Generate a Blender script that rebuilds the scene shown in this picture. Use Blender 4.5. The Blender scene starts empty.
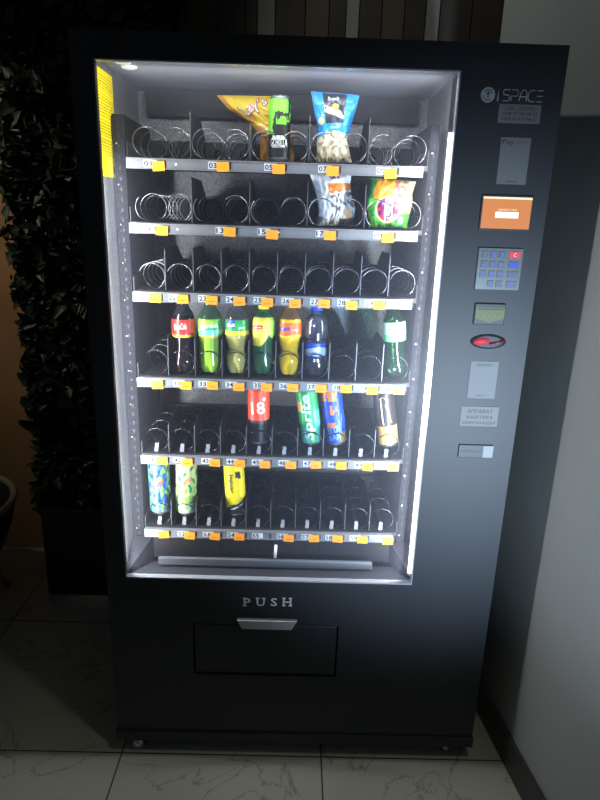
import bpy, bmesh, math, random
import numpy as np
from mathutils import Matrix, Vector, noise
random.seed(7)
sc = bpy.context.scene
col = sc.collection
PI = math.pi

# ------------------------------------------------------------------ camera model (600x800, f = 600 px)
CAM = np.array([-0.03459116, -1.44406482, 1.57121434])
def rotm(p, y, r):
    cx, sx = math.cos(p), math.sin(p); cy, sy = math.cos(y), math.sin(y); cr, sr = math.cos(r), math.sin(r)
    B = np.array([[1, 0, 0], [0, 0, -1], [0, 1, 0]], float)
    Rx = np.array([[1, 0, 0], [0, cx, -sx], [0, sx, cx]]); Rz = np.array([[cy, -sy, 0], [sy, cy, 0], [0, 0, 1]])
    Rr = np.array([[cr, -sr, 0], [sr, cr, 0], [0, 0, 1]])
    return Rr @ B @ (Rz @ Rx).T
R = rotm(-0.29255982, -0.01162784, 0.03127953)
def at(u, v, y):
    """the world point of depth y seen at pixel (u, v)"""
    d = R.T @ np.array([(u - 300) / 600, (v - 400) / 600, 1.0])
    s = (y - CAM[1]) / d[1]
    return CAM + s * d
cam_d = bpy.data.cameras.new('camera'); cam = bpy.data.objects.new('camera', cam_d); col.objects.link(cam)
cam_d.sensor_fit = 'VERTICAL'; cam_d.sensor_height = 24; cam_d.lens = 18; cam_d.clip_start = .02
rt, dn, fw = Vector(R[0]), Vector(R[1]), Vector(R[2])
mw = Matrix((rt, -dn, -fw)).transposed().to_4x4(); mw.translation = Vector(CAM)
cam.matrix_world = mw
sc.camera = cam
sc.view_settings.view_transform = 'Standard'; sc.view_settings.look = 'None'
sc.view_settings.exposure = 0; sc.view_settings.gamma = 1; sc.view_settings.use_curve_mapping = False

# ------------------------------------------------------------------ materials
def lin(c):
    return tuple(((x / 255) / 12.92 if x / 255 <= .04045 else ((x / 255 + .055) / 1.055) ** 2.4) for x in c[:3]) + (1,)
MATS = {}
def mat(name, rgb, rough=.5, metal=0., spec=.5, coat=0., noise_amt=0., noise_scale=40., bump=0., bump_scale=200., emit=None, estr=0., trans=0.):
    if name in MATS: return MATS[name]
    m = bpy.data.materials.new(name); m.use_nodes = True; nt = m.node_tree; b = nt.nodes['Principled BSDF']
    c = lin(rgb)
    b.inputs['Base Color'].default_value = c; b.inputs['Roughness'].default_value = rough; b.inputs['Metallic'].default_value = metal
    b.inputs['Specular IOR Level'].default_value = spec; b.inputs['Coat Weight'].default_value = coat
    b.inputs['Coat Roughness'].default_value = .05; b.inputs['Transmission Weight'].default_value = trans
    if emit: b.inputs['Emission Color'].default_value = lin(emit); b.inputs['Emission Strength'].default_value = estr
    if noise_amt or bump: tc = nt.nodes.new('ShaderNodeTexCoord')
    if noise_amt:
        n = nt.nodes.new('ShaderNodeTexNoise'); n.inputs['Scale'].default_value = noise_scale; n.inputs['Detail'].default_value = 6
        nt.links.new(tc.outputs['Object'], n.inputs['Vector'])
        r = nt.nodes.new('ShaderNodeValToRGB')
        lo = tuple(x * (1 - noise_amt) for x in c[:3]) + (1,); hi = tuple(min(1, x * (1 + noise_amt)) for x in c[:3]) + (1,)
        r.color_ramp.elements[0].color = lo; r.color_ramp.elements[1].color = hi
        r.color_ramp.elements[0].position = .3; r.color_ramp.elements[1].position = .7
        nt.links.new(n.outputs['Fac'], r.inputs['Fac']); nt.links.new(r.outputs['Color'], b.inputs['Base Color'])
    if bump:
        n2 = nt.nodes.new('ShaderNodeTexNoise'); n2.inputs['Scale'].default_value = bump_scale; n2.inputs['Detail'].default_value = 3
        nt.links.new(tc.outputs['Object'], n2.inputs['Vector'])
        bp = nt.nodes.new('ShaderNodeBump'); bp.inputs['Strength'].default_value = bump; bp.inputs['Distance'].default_value = .004
        nt.links.new(n2.outputs['Fac'], bp.inputs['Height']); nt.links.new(bp.outputs['Normal'], b.inputs['Normal'])
    MATS[name] = m
    return m
def clear_mat(name, tint, gloss=.12, rough=.05, haze=0., hazecol=(255, 255, 255), edge=.0):
    """thin clear sheet: straight-through transparency, mirror sheen, and a little scatter (veil of glare, cloudy plastic)"""
    m = bpy.data.materials.new(name); m.use_nodes = True; nt = m.node_tree
    for n in list(nt.nodes): nt.nodes.remove(n)
    out = nt.nodes.new('ShaderNodeOutputMaterial')
    t = nt.nodes.new('ShaderNodeBsdfTransparent'); t.inputs['Color'].default_value = lin(tint)
    g = nt.nodes.new('ShaderNodeBsdfGlossy'); g.inputs['Roughness'].default_value = rough
    f = nt.nodes.new('ShaderNodeLayerWeight'); f.inputs['Blend'].default_value = .25
    mul = nt.nodes.new('ShaderNodeMath'); mul.operation = 'MULTIPLY_ADD'; mul.inputs[1].default_value = edge; mul.inputs[2].default_value = gloss
    nt.links.new(f.outputs['Fresnel'], mul.inputs[0])
    mx = nt.nodes.new('ShaderNodeMixShader'); nt.links.new(mul.outputs[0], mx.inputs[0])
    base = t
    if haze:
        d = nt.nodes.new('ShaderNodeBsdfTranslucent'); d.inputs['Color'].default_value = lin(hazecol)
        d2 = nt.nodes.new('ShaderNodeBsdfDiffuse'); d2.inputs['Color'].default_value = lin(hazecol)
        md = nt.nodes.new('ShaderNodeMixShader'); md.inputs[0].default_value = .4
        nt.links.new(d.outputs[0], md.inputs[1]); nt.links.new(d2.outputs[0], md.inputs[2])
        mh = nt.nodes.new('ShaderNodeMixShader'); mh.inputs[0].default_value = haze
        nt.links.new(t.outputs[0], mh.inputs[1]); nt.links.new(md.outputs[0], mh.inputs[2]); base = mh
    nt.links.new(base.outputs[0], mx.inputs[1]); nt.links.new(g.outputs[0], mx.inputs[2]); nt.links.new(mx.outputs[0], out.inputs[0])
    MATS[name] = m
    return m

# ------------------------------------------------------------------ mesh builder
class MB:
    def __init__(s): s.v = []; s.f = []; s.m = []; s.mats = []; s.sm = []
    def mi(s, m):
        if m not in s.mats: s.mats.append(m)
        return s.mats.index(m)
    def add(s, vs, fs, m, smooth=False, X=None):
        o = len(s.v); k = s.mi(m)
        for p in vs:
            p = Vector(p)
            s.v.append(X @ p if X is not None else p)
        for f in fs: s.f.append([i + o for i in f]); s.m.append(k); s.sm.append(smooth)
        return s
    def box(s, x0, x1, y0, y1, z0, z1, m, X=None):
        vs = [(x, y, z) for x in (x0, x1) for y in (y0, y1) for z in (z0, z1)]
        return s.add(vs, [(0, 1, 3, 2), (4, 6, 7, 5), (0, 4, 5, 1), (2, 3, 7, 6), (0, 2, 6, 4), (1, 5, 7, 3)], m, False, X)
    def prism(s, poly, y0, y1, m, X=None):
        """polygon in (x, z) extruded along y"""
        n = len(poly)
        vs = [(x, y0, z) for x, z in poly] + [(x, y1, z) for x, z in poly]
        return s.add(vs, [tuple(range(n)), tuple(range(2 * n - 1, n - 1, -1))] + [(i, i + n, (i + 1) % n + n, (i + 1) % n) for i in range(n)], m, False, X)
    def tube(s, pts, r, m, n=6, X=None, closed=False):
        pts = [Vector(p) for p in pts]; N = len(pts); vs = []; prev = None
        for i, p in enumerate(pts):
            if closed: t = pts[(i + 1) % N] - pts[i - 1]
            else: t = pts[min(i + 1, N - 1)] - pts[max(i - 1, 0)]
            t.normalize()
            if prev is None:
                a = Vector((0, 0, 1)) if abs(t.z) < .9 else Vector((1, 0, 0)); u = t.cross(a).normalized()
            else: u = (prev - t * prev.dot(t)).normalized()
            prev = u; w = t.cross(u)
            for k in range(n):
                a = 2 * PI * k / n; vs.append(p + (u * math.cos(a) + w * math.sin(a)) * r)
        fs = [(i * n + k, i * n + (k + 1) % n, (i + 1) % N * n + (k + 1) % n, (i + 1) % N * n + k) for i in range(N if closed else N - 1) for k in range(n)]
        if not closed: fs += [tuple(range(n - 1, -1, -1)), tuple((N - 1) * n + k for k in range(n))]
        return s.add(vs, fs, m, True, X)
    def lathe(s, prof, m, n=32, X=None, fr=None, pick=None, cap=True):
        """profile of (r, z); fr(theta, z, r) may bend the radius; pick(theta, z) may choose the material of a face"""
        vs = []; N = len(prof)
        for r, z in prof:
            for k in range(n):
                a = 2 * PI * k / n; rr = fr(a, z, r) if fr else r
                vs.append((rr * math.sin(a), -rr * math.cos(a), z))
        o = len(s.v)
        for p in vs:
            p = Vector(p); s.v.append(X @ p if X is not None else p)
        for i in range(N - 1):
            for k in range(n):
                s.f.append([o + i * n + k, o + i * n + (k + 1) % n, o + (i + 1) * n + (k + 1) % n, o + (i + 1) * n + k]); s.sm.append(True)
                a = 2 * PI * (k + .5) / n
                if a > PI: a -= 2 * PI
                s.m.append(s.mi(pick(a, (prof[i][1] + prof[i + 1][1]) / 2) if pick else m))
        if cap:
            top = pick(0, prof[-1][1]) if pick else m; bot = pick(0, prof[0][1]) if pick else m
            s.f.append([o + k for k in range(n - 1, -1, -1)]); s.m.append(s.mi(bot)); s.sm.append(False)
            s.f.append([o + (N - 1) * n + k for k in range(n)]); s.m.append(s.mi(top)); s.sm.append(False)
        return s
    def build(s, name, parent=None, label=None, bevel=0., world=False):
        me = bpy.data.meshes.new(name); me.from_pydata([tuple(p) for p in s.v], [], s.f)
        for m in s.mats: me.materials.append(m)
        me.polygons.foreach_set('material_index', s.m); me.polygons.foreach_set('use_smooth', s.sm)
        me.update()
        o = bpy.data.objects.new(name, me); col.objects.link(o)
        if parent is not None:
            o.parent = parent
            if world: o.matrix_parent_inverse = parent.matrix_world.inverted()
        if label: o['label'] = label
        if bevel:
            b = o.modifiers.new('bevel', 'BEVEL'); b.width = bevel; b.segments = 2; b.limit_method = 'ANGLE'; b.angle_limit = .6
        return o

_txt = {}
def text_geo(s, bold=0., shear=0., space=1.):
    """glyph polygons of a string, cap height = 1, centred on the origin"""
    key = (s, bold, shear, space)
    if key in _txt: return _txt[key]
    c = bpy.data.curves.new('t', 'FONT'); c.body = s; c.size = 1; c.resolution_u = 2; c.offset = bold; c.shear = shear; c.space_character = space
    c.align_x = 'CENTER'; c.fill_mode = 'FRONT'
    o = bpy.data.objects.new('t', c); col.objects.link(o)
    dg = bpy.context.evaluated_depsgraph_get(); dg.update()
    me = bpy.data.meshes.new_from_object(o.evaluated_get(dg))
    vs = [tuple(v.co) for v in me.vertices]; fs = [tuple(p.vertices) for p in me.polygons]
    bpy.data.objects.remove(o); bpy.data.curves.remove(c); bpy.data.meshes.remove(me)
    if vs:
        x0, x1 = min(v[0] for v in vs), max(v[0] for v in vs); y0, y1 = min(v[1] for v in vs), max(v[1] for v in vs)
        h = max(y1 - y0, 1e-6)
        vs = [((v[0] - (x0 + x1) / 2) / h, (v[1] - (y0 + y1) / 2) / h) for v in vs]
    bm = bmesh.new(); bv = [bm.verts.new((v[0], v[1], 0)) for v in vs]       # cut into small triangles so that letters can bend with the surface
    for f in fs:
        try: bm.faces.new([bv[i] for i in f])
        except ValueError: pass
    bmesh.ops.triangulate(bm, faces=bm.faces[:])
    for _ in range(4):
        le = [e for e in bm.edges if e.calc_length() > .22]
        if not le: break
        bmesh.ops.subdivide_edges(bm, edges=le, cuts=1, use_grid_fill=False)
        bmesh.ops.triangulate(bm, faces=[f for f in bm.faces if len(f.verts) > 3])
    bm.verts.index_update(); vs = [tuple(v.co)[:2] for v in bm.verts]; fs = [tuple(v.index for v in f.verts) for f in bm.faces]; bm.free()
    _txt[key] = (vs, fs)
    return vs, fs
def put_text(mb, s, h, m, place, w=None, rot=0., **kw):
    """lay a string on a surface; place(u, v) gives the 3D point of local (u, v), h its height, w its width"""
    vs, fs = text_geo(s, **kw)
    if not vs: return
    wid = max(v[0] for v in vs) - min(v[0] for v in vs)
    sx = (w / wid) if w else h
    cr, sr = math.cos(rot), math.sin(rot); pts = []
    for x, y in vs:
        a, b = x * sx, y * h
        pts.append(place(a * cr - b * sr, a * sr + b * cr))
    mb.add(pts, fs, m)
def flat(x, y, z):
    return lambda u, v: (x + u, y, z + v)
def around(r, z, th=0.):
    return lambda u, v: (r * math.sin(u / r + th), -r * math.cos(u / r + th), z + v)

def thing(name, label, cat, loc=(0, 0, 0), rot=(0, 0, 0), group=None):
    o = bpy.data.objects.new(name, None); o.empty_display_size = .05; col.objects.link(o)
    o.location = loc; o.rotation_euler = rot; o['label'] = label; o['category'] = cat
    if group: o['group'] = group
    bpy.context.view_layer.update()
    return o
def struct(o): o['kind'] = 'structure'; return o

# ------------------------------------------------------------------ shared materials
black = mat('black_powder_coat', (30, 34, 41), .52, spec=.5, bump=.05, bump_scale=900)
black_d = mat('black_plastic', (20, 21, 23), .5)
tray_black = mat('black_tray_steel', (34, 35, 40), .5, spec=.35)
tray_edge = mat('pale_tray_edge', (120, 122, 128), .35, .6)  # lighter metal for the front edges of the dividers
navy = mat('dark_support_steel', (20, 22, 28), .8, spec=.2)
rail_m = mat('brushed_aluminium_rail', (126, 129, 133), .42, .25, noise_amt=.06, noise_scale=30)
chrome = mat('chrome_wire', (205, 205, 205), .18, 1.)
wire_m = mat('steel_coil_wire', (140, 140, 143), .3, 1.)
dark_wire = mat('dark_coil_wire', (34, 35, 38), .2, .2, spec=.8)
orange_tag = mat('orange_price_card', (255, 158, 16), .6)
tag_ink = mat('price_ink', (190, 96, 8), .7)
white_card = mat('white_number_card', (214, 217, 222), .6)
ink = mat('black_ink', (18, 18, 20), .6)
white = mat('white_print', (240, 240, 240), .5)
grey_plastic = mat('grey_plastic', (150, 152, 158), .4)
led = mat('white_led_strip', (255, 255, 255), .5, emit=(250, 250, 252), estr=6.)
glass = clear_mat('window_glass', (250, 252, 255), gloss=.003, rough=.34, haze=.04, hazecol=(218, 226, 250), edge=.03)  # haze and its bluish colour put a veil of glare into the pane
trim_clear = mat('clear_plastic_trim', (150, 156, 166), .2, spec=.6)
alum = mat('brushed_silver', (150, 150, 150), .35, .7)

def stucco():
    m = bpy.data.materials.new('embossed_aluminium'); m.use_nodes = True; nt = m.node_tree; b = nt.nodes['Principled BSDF']
    b.inputs['Metallic'].default_value = .35; b.inputs['Roughness'].default_value = .4
    tc = nt.nodes.new('ShaderNodeTexCoord')
    v = nt.nodes.new('ShaderNodeTexNoise'); v.inputs['Scale'].default_value = 420; v.inputs['Detail'].default_value = 2
    nt.links.new(tc.outputs['Object'], v.inputs['Vector'])
    bp = nt.nodes.new('ShaderNodeBump'); bp.inputs['Strength'].default_value = .55; bp.inputs['Distance'].default_value = .003
    nt.links.new(v.outputs['Fac'], bp.inputs['Height']); nt.links.new(bp.outputs['Normal'], b.inputs['Normal'])
    r = nt.nodes.new('ShaderNodeValToRGB'); r.color_ramp.elements[0].position = .35; r.color_ramp.elements[1].position = .65
    r.color_ramp.elements[0].color = lin((104, 107, 112)); r.color_ramp.elements[1].color = lin((160, 163, 168))
    nt.links.new(v.outputs['Fac'], r.inputs['Fac']); nt.links.new(r.outputs['Color'], b.inputs['Base Color'])
    return m
stucco_m = stucco()

# ================================================================== THE SETTING
def marble():
    m = bpy.data.materials.new('marble_floor_tiles'); m.use_nodes = True; nt = m.node_tree; b = nt.nodes['Principled BSDF']
    L = nt.links.new; N = nt.nodes.new
    b.inputs['Roughness'].default_value = .32
    tc = N('ShaderNodeTexCoord'); sp = N('ShaderNodeSeparateXYZ'); L(tc.outputs['Object'], sp.inputs[0])
    def grid(o, off):
        a = N('ShaderNodeMath'); a.operation = 'SUBTRACT'; L(o, a.inputs[0]); a.inputs[1].default_value = off
        d = N('ShaderNodeMath'); d.operation = 'DIVIDE'; L(a.outputs[0], d.inputs[0]); d.inputs[1].default_value = .607
        p = N('ShaderNodeMath'); p.operation = 'PINGPONG'; L(d.outputs[0], p.inputs[0]); p.inputs[1].default_value = .5
        c = N('ShaderNodeMath'); c.operation = 'LESS_THAN'; L(p.outputs[0], c.inputs[0]); c.inputs[1].default_value = .0036
        return c
    gx = grid(sp.outputs[0], .0805); gy = grid(sp.outputs[1], -.003)
    mx = N('ShaderNodeMath'); mx.operation = 'MAXIMUM'; L(gx.outputs[0], mx.inputs[0]); L(gy.outputs[0], mx.inputs[1])
    n1 = N('ShaderNodeTexNoise'); n1.inputs['Scale'].default_value = 2.6; n1.inputs['Detail'].default_value = 8; n1.inputs['Distortion'].default_value = 1.4
    L(tc.outputs['Object'], n1.inputs['Vector'])
    ab = N('ShaderNodeMath'); ab.operation = 'SUBTRACT'; L(n1.outputs['Fac'], ab.inputs[0]); ab.inputs[1].default_value = .5
    ab2 = N('ShaderNodeMath'); ab2.operation = 'ABSOLUTE'; L(ab.outputs[0], ab2.inputs[0])
    r = N('ShaderNodeValToRGB'); L(ab2.outputs[0], r.inputs['Fac'])
    r.color_ramp.elements[0].position = 0; r.color_ramp.elements[0].color = lin((150, 146, 132))
    r.color_ramp.elements[1].position = .010; r.color_ramp.elements[1].color = lin((186, 187, 170))
    mc = N('ShaderNodeMixRGB'); L(mx.outputs[0], mc.inputs[0]); L(r.outputs['Color'], mc.inputs[1]); mc.inputs[2].default_value = lin((60, 56, 50))
    L(mc.outputs[0], b.inputs['Base Color'])
    return m
struct(MB().box(-2.6, 1.6, -3.6, 1.3, -.06, 0, marble()).build('floor'))

plaster = mat('painted_plaster', (166, 169, 166), .7, noise_amt=.05, noise_scale=3, bump=.12, bump_scale=9)
def wx(y): return .6467 - .12 * y
w = MB()
ys = (-3.6, .64)
w.add([(wx(ys[0]), ys[0], 0), (wx(ys[1]), ys[1], 0), (wx(ys[1]), ys[1], 3.2), (wx(ys[0]), ys[0], 3.2),
       (wx(ys[0]) + .6, ys[0], 0), (1.2, ys[1], 0), (1.2, ys[1], 3.2), (wx(ys[0]) + .6, ys[0], 3.2)],
      [(0, 1, 2, 3), (4, 7, 6, 5), (1, 5, 6, 2), (0, 3, 7, 4), (3, 2, 6, 7), (0, 4, 5, 1)], plaster)
struct(w.build('wall_right'))
base_m = mat('dark_baseboard', (62, 64, 62), .45)
w = MB(); t = .012; hb = .105
w.add([(wx(ys[0]) - t, ys[0], 0), (wx(ys[1]) - t, ys[1], 0), (wx(ys[1]) - t, ys[1], hb), (wx(ys[0]) - t, ys[0], hb),
       (wx(ys[0]) - .0005, ys[0], 0), (wx(ys[1]) - .0005, ys[1], 0), (wx(ys[1]) - .0005, ys[1], hb), (wx(ys[0]) - .0005, ys[0], hb)],
      [(0, 1, 2, 3), (4, 7, 6, 5), (1, 5, 6, 2), (0, 3, 7, 4), (3, 2, 6, 7), (0, 4, 5, 1)], base_m)
struct(w.build('baseboard_right'))

# back wall of upright boards, some of them paler
boards = [mat('walnut_board', (88, 76, 62), .6, noise_amt=.25, noise_scale=6), mat('umber_board', (66, 57, 50), .6, noise_amt=.25, noise_scale=6), mat('pale_board', (150, 148, 140), .6, noise_amt=.1, noise_scale=5)]
w = MB(); Yb = 1.15
w.box(-2.6, 1.6, Yb + .02, Yb + .1, 0, 3.2, boards[1])
cuts = [(-.50, 0), (-.36, 1), (-.257, 1), (-.212, 2), (-.144, 1), (-.03, 0), (.06, 1), (.125, 2), (.175, 1), (.26, 0), (.345, 1), (.425, 2), (.48, 1), (.60, 1), (.80, 0), (1.6, 0)]
for (x0, k), (x1, _) in zip(cuts[:-1], cuts[1:]): w.box(x0 + .002, x1 - .002, Yb + (.006 if k == 2 else 0), Yb + .02, 0, 3.2, boards[k])
tan = mat('tan_wood_board', (168, 128, 88), .6, noise_amt=.15, noise_scale=4)
for i in range(9): w.box(-2.6 + i * .2333 + .002, -2.6 + (i + 1) * .2333 - .002, Yb, Yb + .02, 0, 3.2, tan)
struct(w.build('wall_back'))

# ================================================================== GREEN SCREEN OF LEAVES, LEFT
leaf_ms = [mat('dark_leaf', (28, 40, 26), .45, spec=.4), mat('mid_leaf', (42, 58, 38), .45, spec=.4), mat('blue_leaf', (32, 48, 40), .45, spec=.4)]
hedge = thing('artificial_plant_screen', 'tall dark green artificial plant screen in a black box planter left of the vending machine', 'plant', (-.78, .88, 0))
planter = mat('black_planter', (26, 27, 30), .5)
w = MB(); w.box(-1.06, -.46, .78, 1.0, 0, .40, planter)
w.build('planter_box', hedge, bevel=.006, world=True)
w = MB(); back_m = mat('dark_mesh_panel', (34, 38, 32), .8)
w.box(-1.09, -.44, .93, .96, .405, 2.75, back_m); w.build('backing_panel', hedge, world=True)
w = MB()
for i in range(7500):
    z = random.uniform(.36, 2.75); rag = .06 * noise.noise(Vector((0, 0, z * 4))) + .03 * noise.noise(Vector((3, 0, z * 15)))
    xr = -.45 + .045 * noise.noise(Vector((9, 1, z * 6)))
    xl = -1.09 + rag
    x = random.uniform(xl, xr)
    dep = .05 + .12 * (.5 + .5 * noise.noise(Vector((x * 5, 2, z * 5))))
    y = .93 - random.random() ** .6 * dep
    if z < .5: y = min(y, .93); 
    ln = random.uniform(.022, .05); wd = ln * random.uniform(.38, .6)
    X = Matrix.Translation((x, y, z)) @ Matrix.Rotation(random.uniform(-.9, .9), 4, 'Z') @ Matrix.Rotation(random.uniform(-1.3, .5), 4, 'X') @ Matrix.Rotation(random.uniform(0, 6.28), 4, 'Y')
    c = ln * .18
    w.add([(0, 0, -ln), (wd, -c, -.15 * ln), (.55 * wd, -.3 * c, .65 * ln), (0, c, ln), (-.55 * wd, -.3 * c, .65 * ln), (-wd, -c, -.15 * ln), (0, c * .6, 0)],
          [(0, 1, 6), (1, 2, 6), (2, 3, 6), (3, 4, 6), (4, 5, 6), (5, 0, 6)], random.choice(leaf_ms), True, X)
w.build('foliage', hedge, world=True)
w = MB(); stem_m = mat('brown_stem', (62, 52, 38), .7)
for i in range(16):
    x = -1.06 + i * .039; pts = [(x + .02 * math.sin(k * 1.3 + i), .91 + .015 * math.sin(k * .9 + i * 2), .39 + k * .2) for k in range(12)]
    w.tube(pts, .004, stem_m, 5)
w.build('stems', hedge, world=True)

# tub chair at the far left edge
ch = thing('tub_chair', 'dark rounded tub chair with a pale rim, left of the leafy screen', 'chair', (-1.44, .66, 0))
dark_up = mat('dark_upholstery', (40, 34, 36), .7, noise_amt=.1); pale_w = mat('pale_wood_trim', (176, 168, 146), .5)
w = MB(); w.lathe([(.02, .20), (.19, .20), (.25, .26), (.29, .36), (.315, .46), (.295, .465), (.26, .36), (.2, .30), (.02, .29)], dark_up, 40); w.build('seat_shell', ch)
w = MB(); w.tube([(.308 * math.cos(a), .308 * math.sin(a), .47) for a in np.linspace(0, 2 * PI, 48, endpoint=False)], .014, pale_w, 8, closed=True); w.build('rim', ch)
for k in range(4):
    a = PI / 4 + k * PI / 2; w = MB(); w.tube([(.15 * math.cos(a), .15 * math.sin(a), .2), (.25 * math.cos(a), .25 * math.sin(a), 0.001)], .016, pale_w, 8); w.build('leg', ch)

# ================================================================== VENDING MACHINE
W2 = .535; ZT = 1.944; ZB = .05; D = .70
WL, WR, WB, WT = -.4855, .3085, .609, 1.889        # window opening
vm = thing('vending_machine', 'tall black snack and drink vending machine with a brightly lit glass window', 'vending machine', (0, .39, 0))
def part(mb, name, label=None, bevel=0., parent=None): return mb.build(name, parent or vm, label, bevel, world=True)
# cabinet shell
w = MB(); y0, y1 = .022, D
w.box(-W2, -W2 + .02, y0, y1, ZB, ZT, black); w.box(W2 - .02, W2, y0, y1, ZB, ZT, black)
w.box(-W2 + .02, W2 - .02, y0, y1, ZT - .02, ZT, black); w.box(-W2 + .02, W2 - .02, y1 - .02, y1, ZB, ZT - .02, black)
w.box(-W2 + .02, W2 - .02, y0, y1 - .02, ZB, ZB + .02, black)
w.box(.345, .36, y0, y1 - .02, ZB + .02, ZT - .02, black_d)
part(w, 'cabinet', bevel=.003)
# door: a frame round the window, with the delivery flap opening below
FL, FR, FB, FT = -.302, .112, .293, .468
w = MB()
def door_face():
    y0, y1 = 0, .018
    w.box(-W2, WL, y0, y1, ZB + .035, ZT, black); w.box(WR, W2, y0, y1, ZB + .035, ZT, black)
    w.box(WL, WR, y0, y1, WT, ZT, black)
    w.box(WL, WR, y0, y1, FT, WB, black); w.box(WL, WR, y0, y1, ZB + .035, FB, black)
    w.box(WL, FL, y0, y1, FB, FT, black); w.box(FR, WR, y0, y1, FB, FT, black)
door_face(); door = part(w, 'door_panel')
w = MB(); w.box(-W2 - .006, W2 + .004, -.006, .018, ZB, ZB + .036, black); part(w, 'kick_plate', bevel=.003)
# delivery flap
w = MB(); w.box(FL + .004, FR - .004, .004, .014, FB + .004, FT - .004, black); flap = part(w, 'delivery_flap', bevel=.003)
w = MB(); w.add([(-.176, -.001, .492), (-.006, -.001, .492), (-.022, -.001, .466), (-.160, -.001, .466), (-.176, -.013, .490), (-.006, -.013, .490), (-.022, -.022, .468), (-.160, -.022, .468)],
              [(4, 5, 6, 7), (0, 4, 7, 3), (1, 2, 6, 5), (0, 1, 5, 4), (3, 7, 6, 2)], alum)
w.build('pull_handle', vm, 'grey trapezoid pull handle under the word PUSH', .002, world=True)
# PUSH, serif capitals
silver_ink = mat('silver_lettering', (214, 214, 214), .5)
w = MB(); hh = .026
for s, cx in (('P', -.148), ('U', -.110), ('S', -.073), ('H', -.036)):
    z = .544 + (cx + .092) * .03
    wid = {'P': .019, 'U': .023, 'S': .018, 'H': .024}[s]
    put_text(w, s, hh, silver_ink, flat(cx, -.0012, z), w=wid, bold=.012)
    def serif(x, zz, l=.011): w.box(cx + x - l / 2, cx + x + l / 2, -.0014, -.0002, zz - .0016, zz + .0016, silver_ink)
    if s == 'P': serif(-.0065, z - hh / 2 + .001); serif(-.008, z + hh / 2 - .001, .008)
    if s == 'U': serif(-.0085, z + hh / 2 - .001); serif(.0085, z + hh / 2 - .001)
    if s == 'H':
        for sx in (-.009, .009): serif(sx, z - hh / 2 + .001, .01); serif(sx, z + hh / 2 - .001, .01)
w.build('push_lettering', vm, 'silver capitals reading PUSH', world=True)
# feet
for x, y in ((-.483, .03), (.470, .045), (-.483, .62), (.470, .62)):
    w = MB(); X = Matrix.Translation((x, y, 0))
    w.lathe([(.02, 0), (.021, .006), (.017, .022), (.012, .028), (.008, .03), (.008, ZB + .002)], chrome, 20, X); part(w, 'foot', 'chrome screw foot')
# liner
ly0, ly1 = .0185, .42; LX0, LX1, LZ0, LZ1 = -.495, .322, .572, 1.902
w = MB()
w.box(LX0 - .012, LX0, ly0, ly1 + .012, LZ0, LZ1 + .012, stucco_m); w.box(LX1, LX1 + .012, ly0, ly1 + .012, LZ0, LZ1 + .012, stucco_m)
w.box(LX0, LX1, ly0, ly1 + .012, LZ1, LZ1 + .012, stucco_m); w.box(LX0, LX1, ly1, ly1 + .012, LZ0, LZ1, stucco_m)
part(w, 'inner_liner', 'embossed aluminium inner lining')
w = MB(); slate = mat('dark_back_panel', (17, 19, 22), .6)
w.box(LX0 + .03, LX1 - .03, ly1 - .03, ly1 - .001, 1.835, LZ1 - .0005, slate)  # dark slotted panel across the top of the back lining
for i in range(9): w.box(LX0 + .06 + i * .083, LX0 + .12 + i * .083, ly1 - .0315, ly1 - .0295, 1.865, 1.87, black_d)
part(w, 'top_back_panel', 'dark panel at the top of the back wall', .004)
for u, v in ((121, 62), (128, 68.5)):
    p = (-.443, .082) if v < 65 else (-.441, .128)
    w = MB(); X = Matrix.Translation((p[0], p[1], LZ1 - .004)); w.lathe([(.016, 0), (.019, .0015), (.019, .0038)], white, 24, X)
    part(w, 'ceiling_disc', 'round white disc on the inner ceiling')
# glass and trim
w = MB(); w.box(WL + .003, WR - .003, .008, .013, WB + .003, WT - .003, glass); part(w, 'window_glass', 'clear glass window pane')
w = MB(); t = .0045
w.box(WL, WL + .0025, .001, .018, WB, WT, black_d); w.box(WR - .003, WR, .001, .018, WB, WT, trim_clear)
w.box(WL + .0025, WR - .003, .001, .018, WT - .003, WT, trim_clear); w.box(WL + .0025, WR - .003, .001, .018, WB, WB + .004, trim_clear)
part(w, 'window_gasket')
w = MB(); w.box(.3000, .3045, .020, .031, .632, 1.768, led); part(w, 'led_strip', 'white light strip along the right edge of the window')
w = MB(); w.box(.3052, .3080, .0195, .062, .615, 1.885, navy); part(w, 'led_light_shield')  # added shield, deepened to keep strip light off the right lining
w = MB(); w.box(LX0 + .0005, LX0 + .0048, .0195, .031, .632, 1.685, led); part(w, 'led_strip', 'light strip hidden behind the left edge of the window')
w = MB(); w.box(-.43, .27, .0195, .029, LZ1 - .0045, LZ1 - .0004, led); part(w, 'led_strip', 'added fill strip hidden above the top edge of the window')  # added strip to brighten the two upper shelves
# yellow notice on the left inner wall
yel = mat('yellow_notice', (255, 232, 0), .55); yink = mat('notice_print', (150, 130, 10), .7)
w = MB(); X0 = LX0 + .0004
w.box(X0, X0 + .0008, .042, .168, 1.655, 1.886, yel)
zz = 1.872
while zz > 1.70:
    yy = .05; h = random.choice((.0016, .0024, .0024))
    while yy < .155:
        l = random.uniform(.006, .02); w.box(X0 + .0008, X0 + .001, yy, min(yy + l, .16), zz - h / 2, zz + h / 2, yink); yy += l + .004
    zz -= random.choice((.006, .007, .009))
w.box(X0 + .0008, X0 + .001, .14, .158, 1.665, 1.682, ink)
part(w, 'warning_notice', 'yellow printed notice on the left inner wall')
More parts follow.
